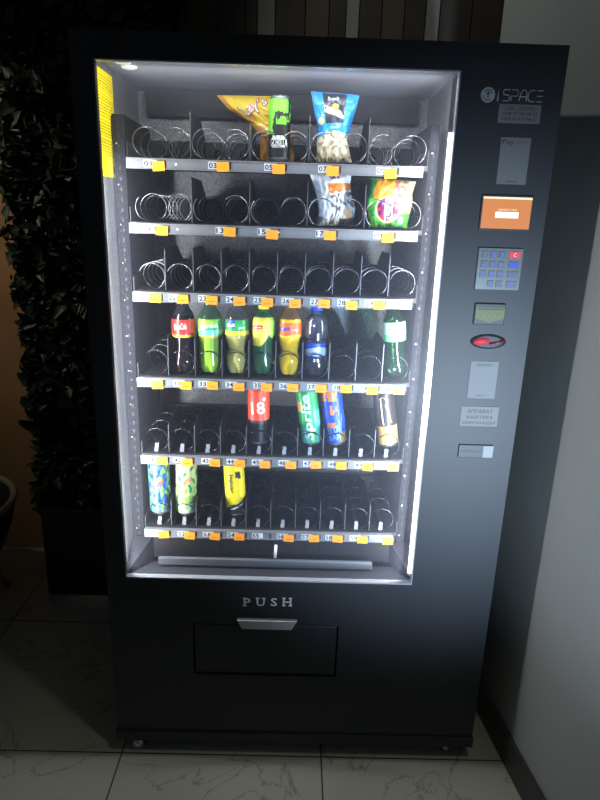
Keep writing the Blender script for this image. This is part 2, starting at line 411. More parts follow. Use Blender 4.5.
# tray supports
for x0, x1 in ((-.490, -.462), (.281, .303)):
    w = MB(); w.box(x0, x1, .135, .405, .655, 1.80, navy)
    for k in range(46):
        z = .67 + k * .0245; w.box((x0 + x1) / 2 - .002, (x0 + x1) / 2 + .002, .1335, .1352, z, z + .008, black_d)
    for k in range(12): z = .69 + k * .095; w.lathe([(.0028, 0), (.002, .0012)], chrome, 8, Matrix.Translation((x0 + .008, .1342, z)) @ Matrix.Rotation(PI / 2, 4, 'X'))
    part(w, 'tray_support')
# chute below the trays
w = MB()
w.box(-.452, .262, .128, .136, .600, .668, black_d)
part(w, 'chute_panel')
for k in range(8):
    w = MB(); p = at(220 + k * 14.3, 546 + k * .25, .128); w.lathe([(.0048, 0), (.0048, .002), (.003, .0021)], mat('hole_black', (6, 6, 7), .8), 14, Matrix.Translation((p[0], .1278, p[2])) @ Matrix.Rotation(PI / 2, 4, 'X'))
    part(w, 'vent_hole')
chute_grey = mat('dark_grey_chute', (70, 74, 82), .35, .4)
w = MB(); w.box(-.413, .208, .088, .10, .598, .621, mat('grey_chute_bar', (120, 126, 134), .35, .5)); part(w, 'chute_bar', bevel=.002)
w = MB()
w.add([(LX0, .0186, .600), (LX1, .0186, .600), (LX1, .128, .585), (LX0, .128, .585)], [(0, 1, 2, 3)], chute_grey)
w.add([(LX0 + .002, .02, .602), (LX0 + .06, .126, .60), (LX0 + .06, .126, .668), (LX0 + .002, .126, .668)], [(0, 1, 2), (0, 2, 3)], navy)
w.add([(LX1 - .002, .02, .602), (LX1 - .06, .126, .60), (LX1 - .06, .126, .668), (LX1 - .002, .126, .668)], [(2, 1, 0), (3, 2, 0)], navy)
part(w, 'chute_floor')
p = at(275.5, 551, .095)
w = MB(); w.tube([(p[0] - .001, .095, p[2] - .02), (p[0] + .001, .092, p[2] + .02)], .0045, white, 10); part(w, 'chute_pin', 'short white pin standing at the chute')

# ---- trays
FLOOR = [1.705, 1.553, 1.382, 1.153, .929, .698]
PITCH = .0724; CX = [-.411 + PITCH * k for k in range(10)]
RX0, RX1, TX1 = -.457, .267, .2795
def coil_mesh(hand, pitch, start, dark, r=.0338, y0=.1422, y1=.372):
    w = MB(); pts = []; n = int(((y1 - y0) / pitch + .2) * 26)
    for i in range(n + 1):
        a = start + hand * 2 * PI * i / 26; b = (hand * a + PI) / (2 * PI); f = b - round(b)
        y = y0 - pitch / 2 + pitch * (round(b) + max(-.5, min(.5, f / .17)))      # round loops joined by slanted links along the bottom
        pts.append((r * math.sin(a), y, r * math.cos(a)))
    m = dark_wire if dark else wire_m; w.tube(pts, .0015, m, 6)
    w.tube([pts[-1], (0, .386, 0)], .0017, m, 6)
    return w
protos = {}
def coil(tray, x, z, hand, pitch, start, dark=False):
    k = (hand, pitch, start, dark)
    if k not in protos:
        o = coil_mesh(*k).build('coil'); protos[k] = o.data
    else:
        o = bpy.data.objects.new('coil', protos[k]); col.objects.link(o)
    o.parent = tray; o.matrix_parent_inverse = tray.matrix_world.inverted(); o.location = (x, 0, z)
    return o
clip_me = None
div_me = {}
clear_div = tray_black
NUM = {0: ['01', '03', '05', '07', '09'], 1: ['11', '13', '15', '17', '19']}
TAGPX = {0: [(158, 165), (223, 167), (279, 168), (333, 170), (391, 172)], 1: [(162, 229), (230, 232), (272, 233), (330, 235), (388, 236.5)]}
for ti, zf in enumerate(FLOOR):
    w = MB()
    w.box(RX0, TX1, .131, .405, zf - .012, zf, tray_black)
    w.box(RX0, TX1, .385, .40, zf, zf + .066, tray_black)
    w.box(RX0, RX0 + .002, .131, .405, zf, zf + .035, tray_black); w.box(TX1 - .002, TX1, .131, .405, zf, zf + .035, tray_black)
    for x in CX: w.lathe([(.012, 0), (.012, .003), (.006, .008)], black_d, 14, Matrix.Translation((x, .385, zf + .0345)) @ Matrix.Rotation(PI / 2, 4, 'X'))
    tray = w.build('tray', vm, world=True)
    zr = zf - .015
    w = MB(); w.prism([(RX0, zr - .0118), (RX1, zr - .0118), (RX1, zr + .0118), (RX0, zr + .0118)], .120, .1235, rail_m)
    w.box(RX0, RX1, .1185, .131, zr + .0102, zr + .0124, rail_m); w.box(RX0, RX1, .1185, .122, zr - .0126, zr - .0104, rail_m)
    for k in (.15, .5, .85):
        if ti < 2: w.lathe([(.003, 0), (.002, .0012)], white, 10, Matrix.Translation((RX0 + k * (RX1 - RX0) + .012, .12, zr)) @ Matrix.Rotation(PI / 2, 4, 'X'))
    w.build('price_rail', tray, world=True)
    wide = ti < 2
    # dividers
    step = 2 if wide else 1
    for k in range(step - 1, 9, step):
        x = CX[k] + PITCH / 2
        x -= .006 if ti >= 4 else 0
        if 'd' not in div_me:
            m = MB(); m.add([(sx, y, z) for sx in (-.0007, .0007) for y, z in ((.137, 0), (.137, .104), (.143, .11), (.30, .11), (.383, .07), (.383, 0))],
                            [(0, 1, 2, 3, 4, 5), (11, 10, 9, 8, 7, 6)] + [(i, i + 6, (i + 1) % 6 + 6, (i + 1) % 6) for i in range(6)], tray_black)
            m.box(-.0009, .0009, .1362, .1372, .002, .104, tray_edge)
            o = m.build('divider'); div_me['d'] = o.data
        else: o = bpy.data.objects.new('divider', div_me['d']); col.objects.link(o)
        o.parent = tray; o.matrix_parent_inverse = tray.matrix_world.inverted(); o.location = (x, 0, zf)
        if ti >= 4 or (ti == 0 and k == 3): o.scale.z = .80
    for k in range(10):
        if (ti == 0 and 4 <= k <= 7) or (ti == 1 and k >= 6): coil(tray, CX[k], zf + .036, 1 if k % 2 else -1, .078, [.9, -.9][k % 2])
        elif wide: coil(tray, CX[k], zf + .036, 1 if k % 2 else -1, .078 if ti == 0 else (.05 if k < 2 else .075), [.35, -.5][k % 2] if ti == 0 else -.8)
        elif ti == 2: coil(tray, CX[k], zf + .036, 1, .05 if k < 2 else .075, -1.2)
        else: coil(tray, CX[k] - (.006 if ti >= 4 else 0), zf + .036, 1, .072, -.75, True)
        if ti >= 4:
            if clip_me is None:
                m = MB(); m.box(-.006, .005, .144, .149, 0, .012, grey_plastic); m.box(-.0045, .0055, .147, .154, .010, .023, grey_plastic); m.box(-.005, .005, .154, .37, .016, .0235, black_d)
                o = m.build('coil_clip'); clip_me = o.data
            else: o = bpy.data.objects.new('coil_clip', clip_me); col.objects.link(o)
            o.parent = tray; o.matrix_parent_inverse = tray.matrix_world.inverted(); o.location = (CX[k] - .007, 0, zf)
    # cards
    if wide: spots = [at(u, v, .118)[0] for u, v in TAGPX[ti]]; nums = NUM[ti]
    else: spots = [c + .012 + random.uniform(-.003, .003) for c in CX]; nums = [str(10 * (ti - 1) + k + 1 if ti < 9 else 0) for k in range(10)]
    if ti >= 2: nums = [str({2: 21, 3: 31, 4: 41, 5: 51}[ti] + k) for k in range(10)]
    for k, (x, n) in enumerate(zip(spots, nums)):
        m = MB(); m.box(x - .036, x - .004, .1192, .1199, zr - .0085, zr + .0085, white_card)
        put_text(m, n, .0128, ink, flat(x - .025, .1189, zr), w=.019, bold=.02)
        m.box(x + .0152, x + .0195, .1192, .1199, zr - .0075, zr + .008, ink)
        m.build('number_card', tray, world=True)
        if (ti == 2 and k == 9) or (ti == 5 and k == 4): continue
        tx, tz, a = x + random.uniform(-.0015, .0015), zr - .003 + random.uniform(-.0025, .0015), random.uniform(-.07, .07)
        X = Matrix.Translation((tx, .1175, tz)) @ Matrix.Rotation(a, 4, 'Y')
        m = MB(); m.box(-.0150, .0150, -.0004, .0004, -.0118, .0105, orange_tag, X)
        if ti >= 2: m.box(-.008, .007, -.0006, -.0003, -.005, -.003, tag_ink, X)
        m.build('price_tag', tray, world=True)

# ---- control column: stickers, screens, keypad
col_y = -.0004
card = mat('grey_vinyl_sticker', (100, 102, 105), .55); dim_ink = mat('grey_print', (26, 27, 30), .6)
logo_m = mat('silver_logo', (168, 172, 178), .4, .3)
def plate(x0, x1, z0, z1, m, name, label, y1=-.0012, texts=(), parent=None, extra=None):
    w = MB(); w.box(x0, x1, y1, col_y + .0003, z0, z1, m)
    for s, cx, cz, h, wd, tm in texts: put_text(w, s, h, tm, flat(cx, y1 - .0003, cz), w=wd)
    if extra: extra(w, y1)
    return w.build(name, parent or vm, label, world=True)
# logo: round emblem + wide thin-line capitals
w = MB(); X = Matrix.Translation((.371, -.0004, 1.843)) @ Matrix.Rotation(PI / 2, 4, 'X')
w.lathe([(.0155, 0), (.0155, .0008)], logo_m, 36, X)
emb = mat('logo_gap', (60, 64, 70), .5)
for a0, a1, r in ((.3, 2.6, .010), (3.2, 5.4, .011)):
    pts = [(.371 + r * math.cos(a), -.0016, 1.843 + r * math.sin(a)) for a in np.linspace(a0, a1, 14)]; w.tube(pts, .0009, emb, 5)
w.tube([(.371, -.0016, 1.850), (.3715, -.0016, 1.836)], .0013, emb, 5); w.tube([(.366, -.0016, 1.846), (.376, -.0016, 1.846)], .0011, emb, 5)
w.build('round_emblem', vm, 'round silver emblem beside the lettering', world=True)
def strokes(w, lines, x, z, sx, sz, r, m):
    for ln in lines: w.tube([(x + a * sx, -.0007, z + b * sz) for a, b in ln], r, m, 5)
w = MB(); gl = {
 '|': [[(0, 0), (0, .35)], [(0, .55), (0, 1)]],
 'I': [[(0, 0), (.4, 0)], [(.2, 0), (.2, 1)]],
 'S': [[(1, 1), (.15, 1), (0, .85), (.1, .55), (.85, .5), (1, .3), (.85, 0), (0, 0)]],
 'P': [[(0, 0), (0, .45), (.9, .45), (1, .75), (.85, 1), (0, 1)]],
 'A': [[(0, 0), (.15, .7), (.45, 1), (.8, 1), (1, .8), (1, 0)], [(.1, .4), (1, .4)]],
 'C': [[(1, 1), (.3, 1), (0, .75), (0, .25), (.3, 0), (1, 0)]],
 'E': [[(0, 1), (1, 1)], [(0, .5), (1, .5)], [(0, 0), (1, 0)]]}
x = .391
for ch_, wd in (('I', .013), ('S', .018), ('P', .018), ('A', .019), ('C', .018), ('E', .017)):
    strokes(w, gl[ch_], x, 1.8325, wd * .82, .022, .0011, logo_m); x += wd
w.build('logo_lettering', vm, 'thin silver capitals reading ISPACE', world=True)
plate(.398, .491, 1.788, 1.826, card, 'call_center_sticker', 'grey sticker with call centre phone numbers', texts=[
    ('CALL CENTER', .445, 1.818, .0075, .066, ink), ('+998 77 099 98 22', .445, 1.807, .007, .078, ink), ('+998 97 477 98 22', .445, 1.796, .007, .078, ink)])
plate(.411, .478, 1.661, 1.759, card, 'payment_sticker', 'grey payment sticker reading Pay', texts=[('Pay', .428, 1.749, .0125, .026, dim_ink), ('payme', .459, 1.748, .007, .024, mat('pale_print', (78, 80, 84), .6)), ('ISPACE', .445, 1.667, .0035, .024, dim_ink)])
scr = mat('orange_screen', (40, 20, 8), .4, emit=(252, 160, 92), estr=.72); scr_w = mat('white_screen_box', (200, 200, 200), .4, emit=(235, 255, 246), estr=1.15); scr_l = mat('pale_screen_text', (200, 180, 160), .4, emit=(255, 214, 170), estr=.95)
frame_d = mat('dark_screen_frame', (44, 47, 52), .4)
w = MB(); w.box(.382, .502, -.003, -.0001, 1.560, 1.638, frame_d); fr = w.build('display', vm, 'small orange screen with a white box', .001, world=True)
def orange(w, y):
    w.box(.386, .498, y - .0002, y, 1.629, 1.6335, scr_l)
    w.box(.417, .470, y - .0004, y - .0001, 1.588, 1.601, scr_w)
    put_text(w, 'ВЫБЕРИТЕ ТОВАР', .004, scr_l, flat(.444, y - .0004, 1.606), w=.042)
plate(.386, .498, 1.564, 1.633, scr, 'screen', 'lit orange screen', -.0034, extra=orange, parent=fr)
# keypad
w = MB(); w.box(.388, .494, -.004, -.0001, 1.424, 1.521, mat('keypad_steel', (104, 110, 112), .35, .5)); kp = w.build('keypad', vm, 'grey keypad with glowing blue and red keys', .0015, world=True)
blue_k = mat('blue_lit_key', (30, 30, 60), .4, emit=(84, 96, 255), estr=1.1); blue_s = mat('strong_blue_key', (30, 30, 60), .4, emit=(40, 70, 255), estr=.75); red_k = mat('red_lit_key', (60, 20, 20), .4, emit=(255, 66, 92), estr=.75); key_m = mat('key_steel', (84, 90, 98), .45, .3)
rows = ['123', '456', '789', ' 0*']; cols_ = (.404, .424, .444); zs = (1.506, 1.483, 1.461, 1.438)
for i, rw in enumerate(rows):
    for j, c_ in enumerate(rw):
        if c_ == ' ': continue
        w = MB(); x, z = cols_[j] + .002 * (i == 3 and 0), zs[i]; w.box(x - .0075, x + .0075, -.0055, -.0038, z - .0075, z + .0075, key_m)
        put_text(w, c_, .0095, blue_k, flat(x, -.0058, z), bold=.03); w.build('key', kp, world=True)
for i, (s, mm) in enumerate((('C', red_k), ('OK', blue_s), ('ESC', blue_k), ('SET', blue_k))):
    w = MB(); x, z = .474, zs[i]; w.box(x - .0125, x + .0125, -.0055, -.0038, z - .0075, z + .0075, mm if i == 0 else key_m)
    if i == 1: w.box(x - .010, x + .008, -.0057, -.0054, z - .0055, z + .0055, mm)
    put_text(w, s, .0075, white if i == 0 else blue_k, flat(x, -.0059, z)); w.build('key', kp, 'red key' if i == 0 else None, world=True)
# bill slot with a dim yellow glow
w = MB(); w.box(.394, .469, -.005, -.0001, 1.340, 1.392, mat('bill_slot_plastic', (48, 52, 58), .5)); bs = w.build('bill_acceptor', vm, 'dark banknote slot with a yellow-green glow', .003, world=True)
w = MB(); w.prism([(.397, 1.382), (.467, 1.382), (.467, 1.356), (.432, 1.346), (.397, 1.356)], -.0056, -.0049, mat('yellow_slot_glow', (78, 82, 40), .5, emit=(160, 165, 70), estr=.07))
w.box(.402, .463, -.0062, -.0056, 1.377, 1.379, black_d)
ar = mat('slot_arrow', (80, 84, 30), .4)
for k in range(4): w.prism([(.412 + k * .012, 1.357), (.417 + k * .012, 1.357), (.421 + k * .012, 1.370), (.416 + k * .012, 1.370)], -.0062, -.0055, ar)
w.build('slot_face', bs, world=True)
# coin slot ring glowing red
w = MB(); w.lathe([(.044, 0), (.043, .0015), (.03, .0025)], black, 32, Matrix.Translation((.437, -.0001, 1.299)) @ Matrix.Rotation(PI / 2, 4, 'X') @ Matrix.Diagonal((1, .42, 1, 1)))
cs = w.build('coin_slot', vm, 'coin slot with a red glow', world=True)
w = MB(); w.lathe([(.02, 0), (.018, .0018), (.004, .003)], mat('red_glow', (120, 20, 34), .6, emit=(235, 50, 84), estr=.55), 24, Matrix.Translation((.420, -.004, 1.299)) @ Matrix.Rotation(-.14, 4, 'Y') @ Matrix.Rotation(PI / 2, 4, 'X') @ Matrix.Diagonal((1, .42, 1, 1)))
w.tube([(.44, -.005, 1.294), (.462, -.005, 1.298), (.477, -.004, 1.304)], .0022, mat('red_dim', (110, 30, 44), .3, emit=(200, 50, 80), estr=.16), 6)
w.build('red_light', cs, world=True)
plate(.401, .470, 1.154, 1.249, card, 'code_sticker', 'grey paper sticker with small print', texts=[('ISPACE BOT', .436, 1.240, .006, .038, dim_ink), ('@ispace', .436, 1.161, .004, .026, dim_ink)])
plate(.390, .485, 1.080, 1.132, card, 'notice_sticker', 'grey notice in Cyrillic capitals', texts=[('АППАРАТ', .438, 1.120, .010, .064, dim_ink), ('КАЙТИМ', .438, 1.1055, .011, .064, dim_ink), ('БЕРМАЙДИ', .438, 1.0895, .010, .082, dim_ink)])
w = MB(); w.box(.394, .483, -.004, -.0001, .994, 1.030, mat('card_slot_plastic', (44, 48, 54), .5)); cr_ = w.build('card_reader', vm, 'dark card slot with a pale end', .0015, world=True)
w = MB(); w.box(.457, .483, -.0048, -.0035, .996, 1.028, mat('pale_card', (128, 131, 134), .5)); w.build('card_end', cr_, world=True)
w = MB(); w.box(.400, .452, -.0046, -.0035, 1.010, 1.014, black_d); w.build('slot', cr_, world=True)

# ================================================================== PRODUCTS
def smoothstep(a, b, x): t = min(1, max(0, (x - a) / (b - a))); return t * t * (3 - 2 * t)
# ---- bottles
def resample(prof, n=64):
    """smooth curve through the profile points"""
    P = np.array(prof, float); d = np.r_[0, np.cumsum(np.hypot(*np.diff(P, axis=0).T))]; out = []
    m = [ (P[min(i + 1, len(P) - 1)] - P[max(i - 1, 0)]) / max(1e-9, d[min(i + 1, len(P) - 1)] - d[max(i - 1, 0)]) for i in range(len(P))]
    for s in np.linspace(0, d[-1], n):
        i = min(len(P) - 2, int(np.searchsorted(d, s, 'right') - 1)); h = d[i + 1] - d[i]; t = (s - d[i]) / h
        q = (2*t**3-3*t*t+1)*P[i] + (t**3-2*t*t+t)*h*m[i] + (-2*t**3+3*t*t)*P[i+1] + (t**3-t*t)*h*m[i+1]
        out.append((max(.0005, q[0]), q[1]))
    return out
def bottle(label, loc, rot, prof, liquid, clear, fill, cap_m, lab=None, petals=5, neck=.0135, name='drink_bottle', group=None):
    root = thing(name, label, 'bottle', loc, rot, group)
    h = prof[-1][1]; pr = resample(prof)
    def fr(a, z, r): return r * (1 - .24 * (1 - smoothstep(.002, .048, z)) * (.5 + .5 * math.cos(petals * a + .5)) ** 2) if petals else r
    w = MB(); w.lathe(pr, liquid, 60, fr=fr, pick=lambda a, z: liquid if z < fill else clear); w.build('body', root)
    w = MB(); w.lathe([(neck + .003, h - .004), (neck + .003, h - .001), (neck, h)], clear, 28)
    w.lathe([(neck + .0015, h + .001), (neck + .0015, h + .014), (neck + .0005, h + .016)], cap_m, 36, fr=lambda a, z, r: r * (1 + .02 * math.cos(24 * a))); w.build('cap', root)
    if lab:
        z0, z1, pick, rows = lab
        w = MB(); rad = lambda z: np.interp(z, [p[1] for p in pr], [p[0] for p in pr]) + .0006
        n = 28; w.lathe([(rad(z0 + (z1 - z0) * i / n), z0 + (z1 - z0) * i / n) for i in range(n + 1)], None, 96, pick=lambda a, z: pick(a, (z - z0) / (z1 - z0)), cap=False)
        for s, th, tz, hh_, wd, m, rt, kw in rows:
            zc = z0 + tz * (z1 - z0); put_text(w, s, hh_, m, (lambda u, v, zc=zc, th=th: around(rad(zc + v) + .0005, zc, th)(u, v)), w=wd, rot=rt, **kw)
        w.build('label', root)
    return root
def stands(k, z, y=.1783, dx=0): return (CX[k] + dx, y, z)
Z4 = FLOOR[3] + .006
clear_p = clear_mat('clear_plastic', (222, 226, 230), gloss=.10, rough=.06, haze=.16, hazecol=(190, 196, 204), edge=.5)
cola_p = clear_mat('smoky_plastic', (150, 150, 156), gloss=.08, rough=.1, haze=.3, hazecol=(120, 122, 130), edge=.4)
red_m = mat('red_label', (226, 44, 36), .4, coat=.3); yel_m = mat('yellow_label', (244, 220, 40), .4, coat=.3); grn_m = mat('green_label', (40, 168, 84), .4, coat=.3); lime_m = mat('lime_label', (150, 214, 70), .4, coat=.3); mint_m = mat('mint_label', (110, 220, 190), .4, coat=.3); org_m = mat('orange_label', (250, 110, 40), .4, coat=.3)
blu_m = mat('blue_label', (44, 84, 214), .4, coat=.3); pale_b = mat('pale_blue_label', (190, 214, 238), .4, coat=.3); wht = mat('white_label', (238, 240, 240), .4, coat=.3)
cola = mat('cola', (28, 22, 24), .06, coat=.6); lem = mat('green_soda', (150, 198, 62), .08, coat=.6, noise_amt=.08, noise_scale=30); olive = mat('pale_olive_soda', (192, 182, 104), .08, coat=.6); tea = mat('dark_green_tea', (42, 96, 60), .08, coat=.6); orange_l = mat('orange_soda', (240, 196, 40), .08, coat=.6)
capred = mat('red_cap', (200, 30, 30), .4); capgrn = mat('green_cap', (40, 150, 60), .4); capyel = mat('yellow_cap', (214, 224, 30), .4); caporg = mat('orange_cap', (240, 130, 20), .4); capblu = mat('blue_cap', (40, 70, 225), .35)
straight = [(.018, 0), (.024, .003), (.031, .018), (.0315, .036), (.0313, .06), (.0310, .10), (.0316, .115), (.0316, .145), (.0300, .155), (.0225, .169), (.0150, .181), (.0128, .189)]
contour = [(.018, 0), (.024, .003), (.0295, .018), (.0305, .034), (.028, .055), (.0255, .070), (.0275, .088), (.0308, .100), (.0312, .125), (.0306, .146), (.026, .160), (.018, .173), (.0142, .182), (.0128, .189)]
waist = [(.018, 0), (.024, .003), (.0300, .018), (.0314, .034), (.0305, .052), (.0243, .067), (.0275, .083), (.0318, .100), (.0315, .12), (.0308, .146), (.0265, .160), (.019, .173), (.0142, .182), (.0128, .189)]
def cola_pick(a, t): return yel_m if t < .13 else red_m
bottle('dark cola bottle with a red label, leftmost of the bottles', stands(1, Z4), (0, 0, .1), contour, cola, cola_p, .158, capred,
       (.098, .146, cola_pick, [('Coca-Cola', -.25, .62, .017, .036, wht, .12, dict(shear=.3, bold=.012))]))
def spr_pick(a, t):
    if t < .12: return yel_m
    if t < .45: return mint_m if abs(a) < 1.0 else lime_m
    return grn_m if a > .2 + .5 * math.sin(t * 9) else lime_m
bottle('bright green soda bottle with a mint and lime label', stands(2, Z4), (0, 0, 0), straight, lem, clear_mat('green_plastic', (190, 226, 204), gloss=.1, rough=.06, haze=.28, hazecol=(120, 180, 150), edge=.5), .148, capgrn,
       (.100, .145, spr_pick, [('Sprite', -.05, .66, .016, .050, wht, .1, dict(bold=.02, shear=.15))]))
def oli_pick(a, t): return yel_m if t < .3 else (grn_m if a > -.1 else (blu_m if t > .45 and a > -.9 else grn_m))
bottle('pale olive soda bottle with a green and yellow label, beside the bright green bottle', stands(3, Z4), (0, 0, .05), waist, olive, clear_p, .150, capgrn,
       (.108, .150, oli_pick, [('Fruit', -.5, .66, .011, .026, wht, .15, dict(bold=.02, shear=.2)), ('time', .45, .5, .008, .018, wht, .1, dict(bold=.01))]))
tea_leaf = mat('pale_yellow_label', (240, 224, 84), .4, coat=.3)
def tea_pick(a, t):
    e = (a + .25) / .85; lo = .02 + .45 * max(0, e) ** 1.5
    if abs(e) < 1 and t > lo: return tea_leaf
    if .62 < a < 1.25 and t > .28 + .3 * abs(a - .9): return lime_m
    return tea
bottle('dark green tea bottle with a yellow leaf label and lime cap', stands(4, Z4), (0, 0, 0), straight[:-4] + [(.0300, .152), (.023, .164), (.0145, .172), (.0128, .177)], tea, tea, .3, capyel,
       (.078, .158, tea_pick, [('Lipton', -.45, .66, .0075, .024, wht, .1, dict(bold=.02))]))
tb = [o for o in col.objects if o.name.startswith('label')][-1]
w = MB(); rr = .0336
pl = around(rr, .131, -.45); w.add([pl(u, v) for u, v in ((-.0145, -.0062), (0, -.005), (.0145, -.0032), (.0145, .0072), (0, .006), (-.0145, .0045))], [(0, 1, 4, 5), (1, 2, 3, 4)], red_m)
put_text(w, 'Lipton', .0065, wht, around(rr + .0005, .1315, -.45), w=.023, rot=.1, bold=.02)
w.build('red_badge', tb.parent)
def fan_pick(a, t): return yel_m if t < .15 + .05 * math.sin(a * 3) else (org_m if t < .95 else yel_m)
bottle('yellow-orange soda bottle with an orange label', stands(5, Z4), (0, 0, 0), waist, orange_l, clear_mat('amber_plastic', (240, 222, 180), gloss=.1, rough=.06, haze=.4, hazecol=(226, 180, 110), edge=.4), .156, caporg,
       (.106, .148, fan_pick, [('Fanta', -.45, .58, .013, .030, blu_m, .2, dict(bold=.03)), ('orange', .5, .5, .006, .018, wht, 0, dict())]))
water_p = clear_mat('water_plastic', (232, 238, 250), gloss=.14, rough=.04, haze=.10, hazecol=(170, 190, 235), edge=.7)
def wat_pick(a, t): return blu_m if t > .62 + .12 * math.sin(a * 2 + 1) or t < .08 else pale_b
bottle('clear water bottle with a blue cap', stands(6, Z4, dx=.0005), (0, math.radians(-.6), 0), straight[:7] + [(.0318, .128), (.0300, .142), (.026, .156), (.0165, .168), (.0135, .173), (.0128, .177)], water_p, water_p, .3, capblu,
       (.056, .092, wat_pick, [('AQUA', 0, .3, .008, .022, blu_m, 0, dict(bold=.02))]), name='water_bottle')
green_p = clear_mat('green_clear_plastic', (150, 205, 170), gloss=.10, rough=.05, haze=.14, hazecol=(60, 160, 100), edge=.5)
lab_g = mat('pale_green_label', (170, 214, 200), .4, coat=.2); lab_g2 = mat('light_green_label', (120, 206, 140), .4, coat=.2)
bottle('empty-looking green water bottle leaning, far right of the drinks', stands(9, Z4 + .004, dx=.008), (0, math.radians(-6), 0), contour, green_p, green_p, .3, capgrn,
       (.100, .152, lambda a, t: lab_g2 if t < .35 else lab_g, [('BonAqua', -.1, .66, .008, .034, blu_m, .03, dict(bold=.02))]), name='water_bottle')

# ---- cans
can_silver = mat('bare_aluminium', (190, 192, 196), .25, .9)
def can(label, loc, rot, h, r, pick, texts=(), nz=84, na=132, extra=None):
    root = thing('drink_can', label, 'can', loc, rot)
    nk = .010; prof = [(r - .006, 0), (r - .0045, .0015), (r - .0012, .006), (r, .010)] + [(r, .010 + (h - .024) * i / nz) for i in range(1, nz + 1)] + [(r - .002, h - .008), (r - .0045, h - .003), (r - .004, h)]
    w = MB(); w.lathe(prof, can_silver, na, pick=lambda a, z: can_silver if (z < .009 or z > h - .010) else pick(a, (z - .01) / (h - .02)))
    for s, th, t, hh_, wd, m, rt, kw in texts: put_text(w, s, hh_, m, around(r + .0004, .01 + t * (h - .02), th), w=wd, rot=rt, **kw)
    if extra: extra(w)
    w.build('body', root)
    w = MB(); w.lathe([(r - .0055, h - .002), (r - .0052, h + .0006), (r - .004, h + .0006)], can_silver, 40); w.build('rim', root)
    w = MB(); w.box(-.006, .006, -.012, .010, h + .0005, h + .0016, can_silver); w.build('pull_tab', root)
    return root
cm = lambda n, c: mat(n, c, .42, .2, coat=.12)
c_blk, c_grn, c_red, c_blu, c_yel, c_wht, c_gold, c_dk = cm('can_black', (22, 24, 26)), cm('can_lime', (110, 226, 40)), cm('can_red_orange', (240, 74, 44)), cm('can_blue', (30, 76, 214)), cm('can_yellow', (244, 224, 30)), cm('can_white', (236, 238, 238)), cm('can_gold', (196, 160, 96)), cm('can_dark_brown', (52, 44, 44))
c_sg, c_sm, c_org, c_sky, c_ltg, c_mint = cm('can_green', (30, 158, 86)), cm('can_mint', (90, 200, 180)), cm('can_orange', (240, 130, 50)), cm('can_sky', (120, 170, 200)), cm('can_light_green', (150, 214, 90)), cm('can_pale_mint', (196, 226, 206))
def gor(a, t):   # abstract green splash over black
    n = noise.noise(Vector((a * 2.2, t * 7, 3))) + .6 * noise.noise(Vector((a * 5, t * 15, 8)))
    if t > .93: return c_grn if n > -.35 and a < .9 else c_blk
    if t > .38:
        edge = -.62 + .25 * n
        if a < edge and t > .42 + .1 * n: return c_grn
        if t > .82 + .12 * n and a < .9: return c_grn
        if .58 < t < .72 and -.3 < a < .65 and n > -.12: return c_grn
        if a > .75 and t > .62 and n > .0: return c_grn
        return c_blk
    if .31 < t <= .40 and abs(a + .05) < .62: return c_wht if n + (t - .35) * 6 > -.35 and math.sin(a * 16) < .75 else c_grn
    return c_blk
p = at(279, 160, .172)
can('slim black can with lime green splashes on the top shelf', (p[0], .172, FLOOR[0] + .001), (0, 0, 0), .150, .0268, gor,
    [('GORILLA', -.02, .262, .0185, .046, c_wht, 0, dict(bold=.006)), ('ENERGY DRINK', -.02, .185, .005, .033, c_wht, 0, {})])
Z5, Z6 = FLOOR[4] + .0245, FLOOR[5] + .0265
Yc = .1785
def cx_at(u, v, y=Yc): return at(u, v, y)[0]
def e18(a, t): return c_red if t > .42 else c_blk
can('tall can, orange-red above and black below, reading 18+', (cx_at(259, 440), Yc, Z5), (0, math.radians(-1), 0), .172, .0308, e18,
    [('18', -.02, .66, .036, .040, c_wht, .08, dict(bold=.012)), ('+', .55, .83, .011, .011, c_wht, .2, dict(bold=.05)), ('energy', .1, .38, .010, .030, mat('faint_print', (110, 110, 114), .4), 0, {})])
def sprc(a, t):
    if a < -.55 and .6 < t < .8: return c_gold
    if a > .45 and t < .62: return c_sm
    return c_sg if t > .3 else (c_sg if a > -.2 else c_sm)
can('green can with large pale upright lettering, leaning, beside a blue can', (cx_at(312.6, 441), Yc, Z5 + .002), (0, math.radians(-8.5), 0), .172, .0303, sprc,
    [('Sprite', -.12, .50, .036, .135, c_pm := cm('can_pale_letter', (206, 236, 220)), PI / 2, dict(bold=.03, shear=.1))])
def blc(a, t):
    n = noise.noise(Vector((a * 3, t * 8, 1)))
    if t > .82 and n > -.25 and a < .5: return c_org
    if .56 < t < .74 and abs(a + .0) < .35 and n > -.1: return c_org
    if .30 < t < .40 and -.8 < a < .0 and n > -.3: return c_org
    if t < .2 and a > .35: return c_gold
    return c_blu
can('bright blue and orange can leaning, beside the green lettered can', (cx_at(337, 446), Yc, Z5 + .003), (0, math.radians(-9.5), 0), .172, .0300, blc,
    [('BLUE', -.15, .27, .022, .040, c_sky, .18, dict(bold=.03)), ('BAR', -.15, .12, .016, .036, c_sky, .18, dict(bold=.02))],
    extra=lambda w: w.tube([around(.0308, .08)(.006 + .018 * t, -.045 + .06 * abs(.5 - t) * 2) for t in np.linspace(0, 1, 9)], .0012, c_sky, 5))
def gld(a, t):
    if t < .36: return c_gold
    return c_dk
def gexp(w):
    P_ = around(.0306, .09)
    w.tube([P_(-.014, .058), (P_(-.013, .0)), P_(-.011, -.02)], .0016, c_wht, 5)
    w.tube([P_(-.018, .055), P_(-.006, .062), P_(.004, .05), P_(-.002, .036), P_(.006, .02), P_(.012, -.015)], .0016, c_gold, 5)
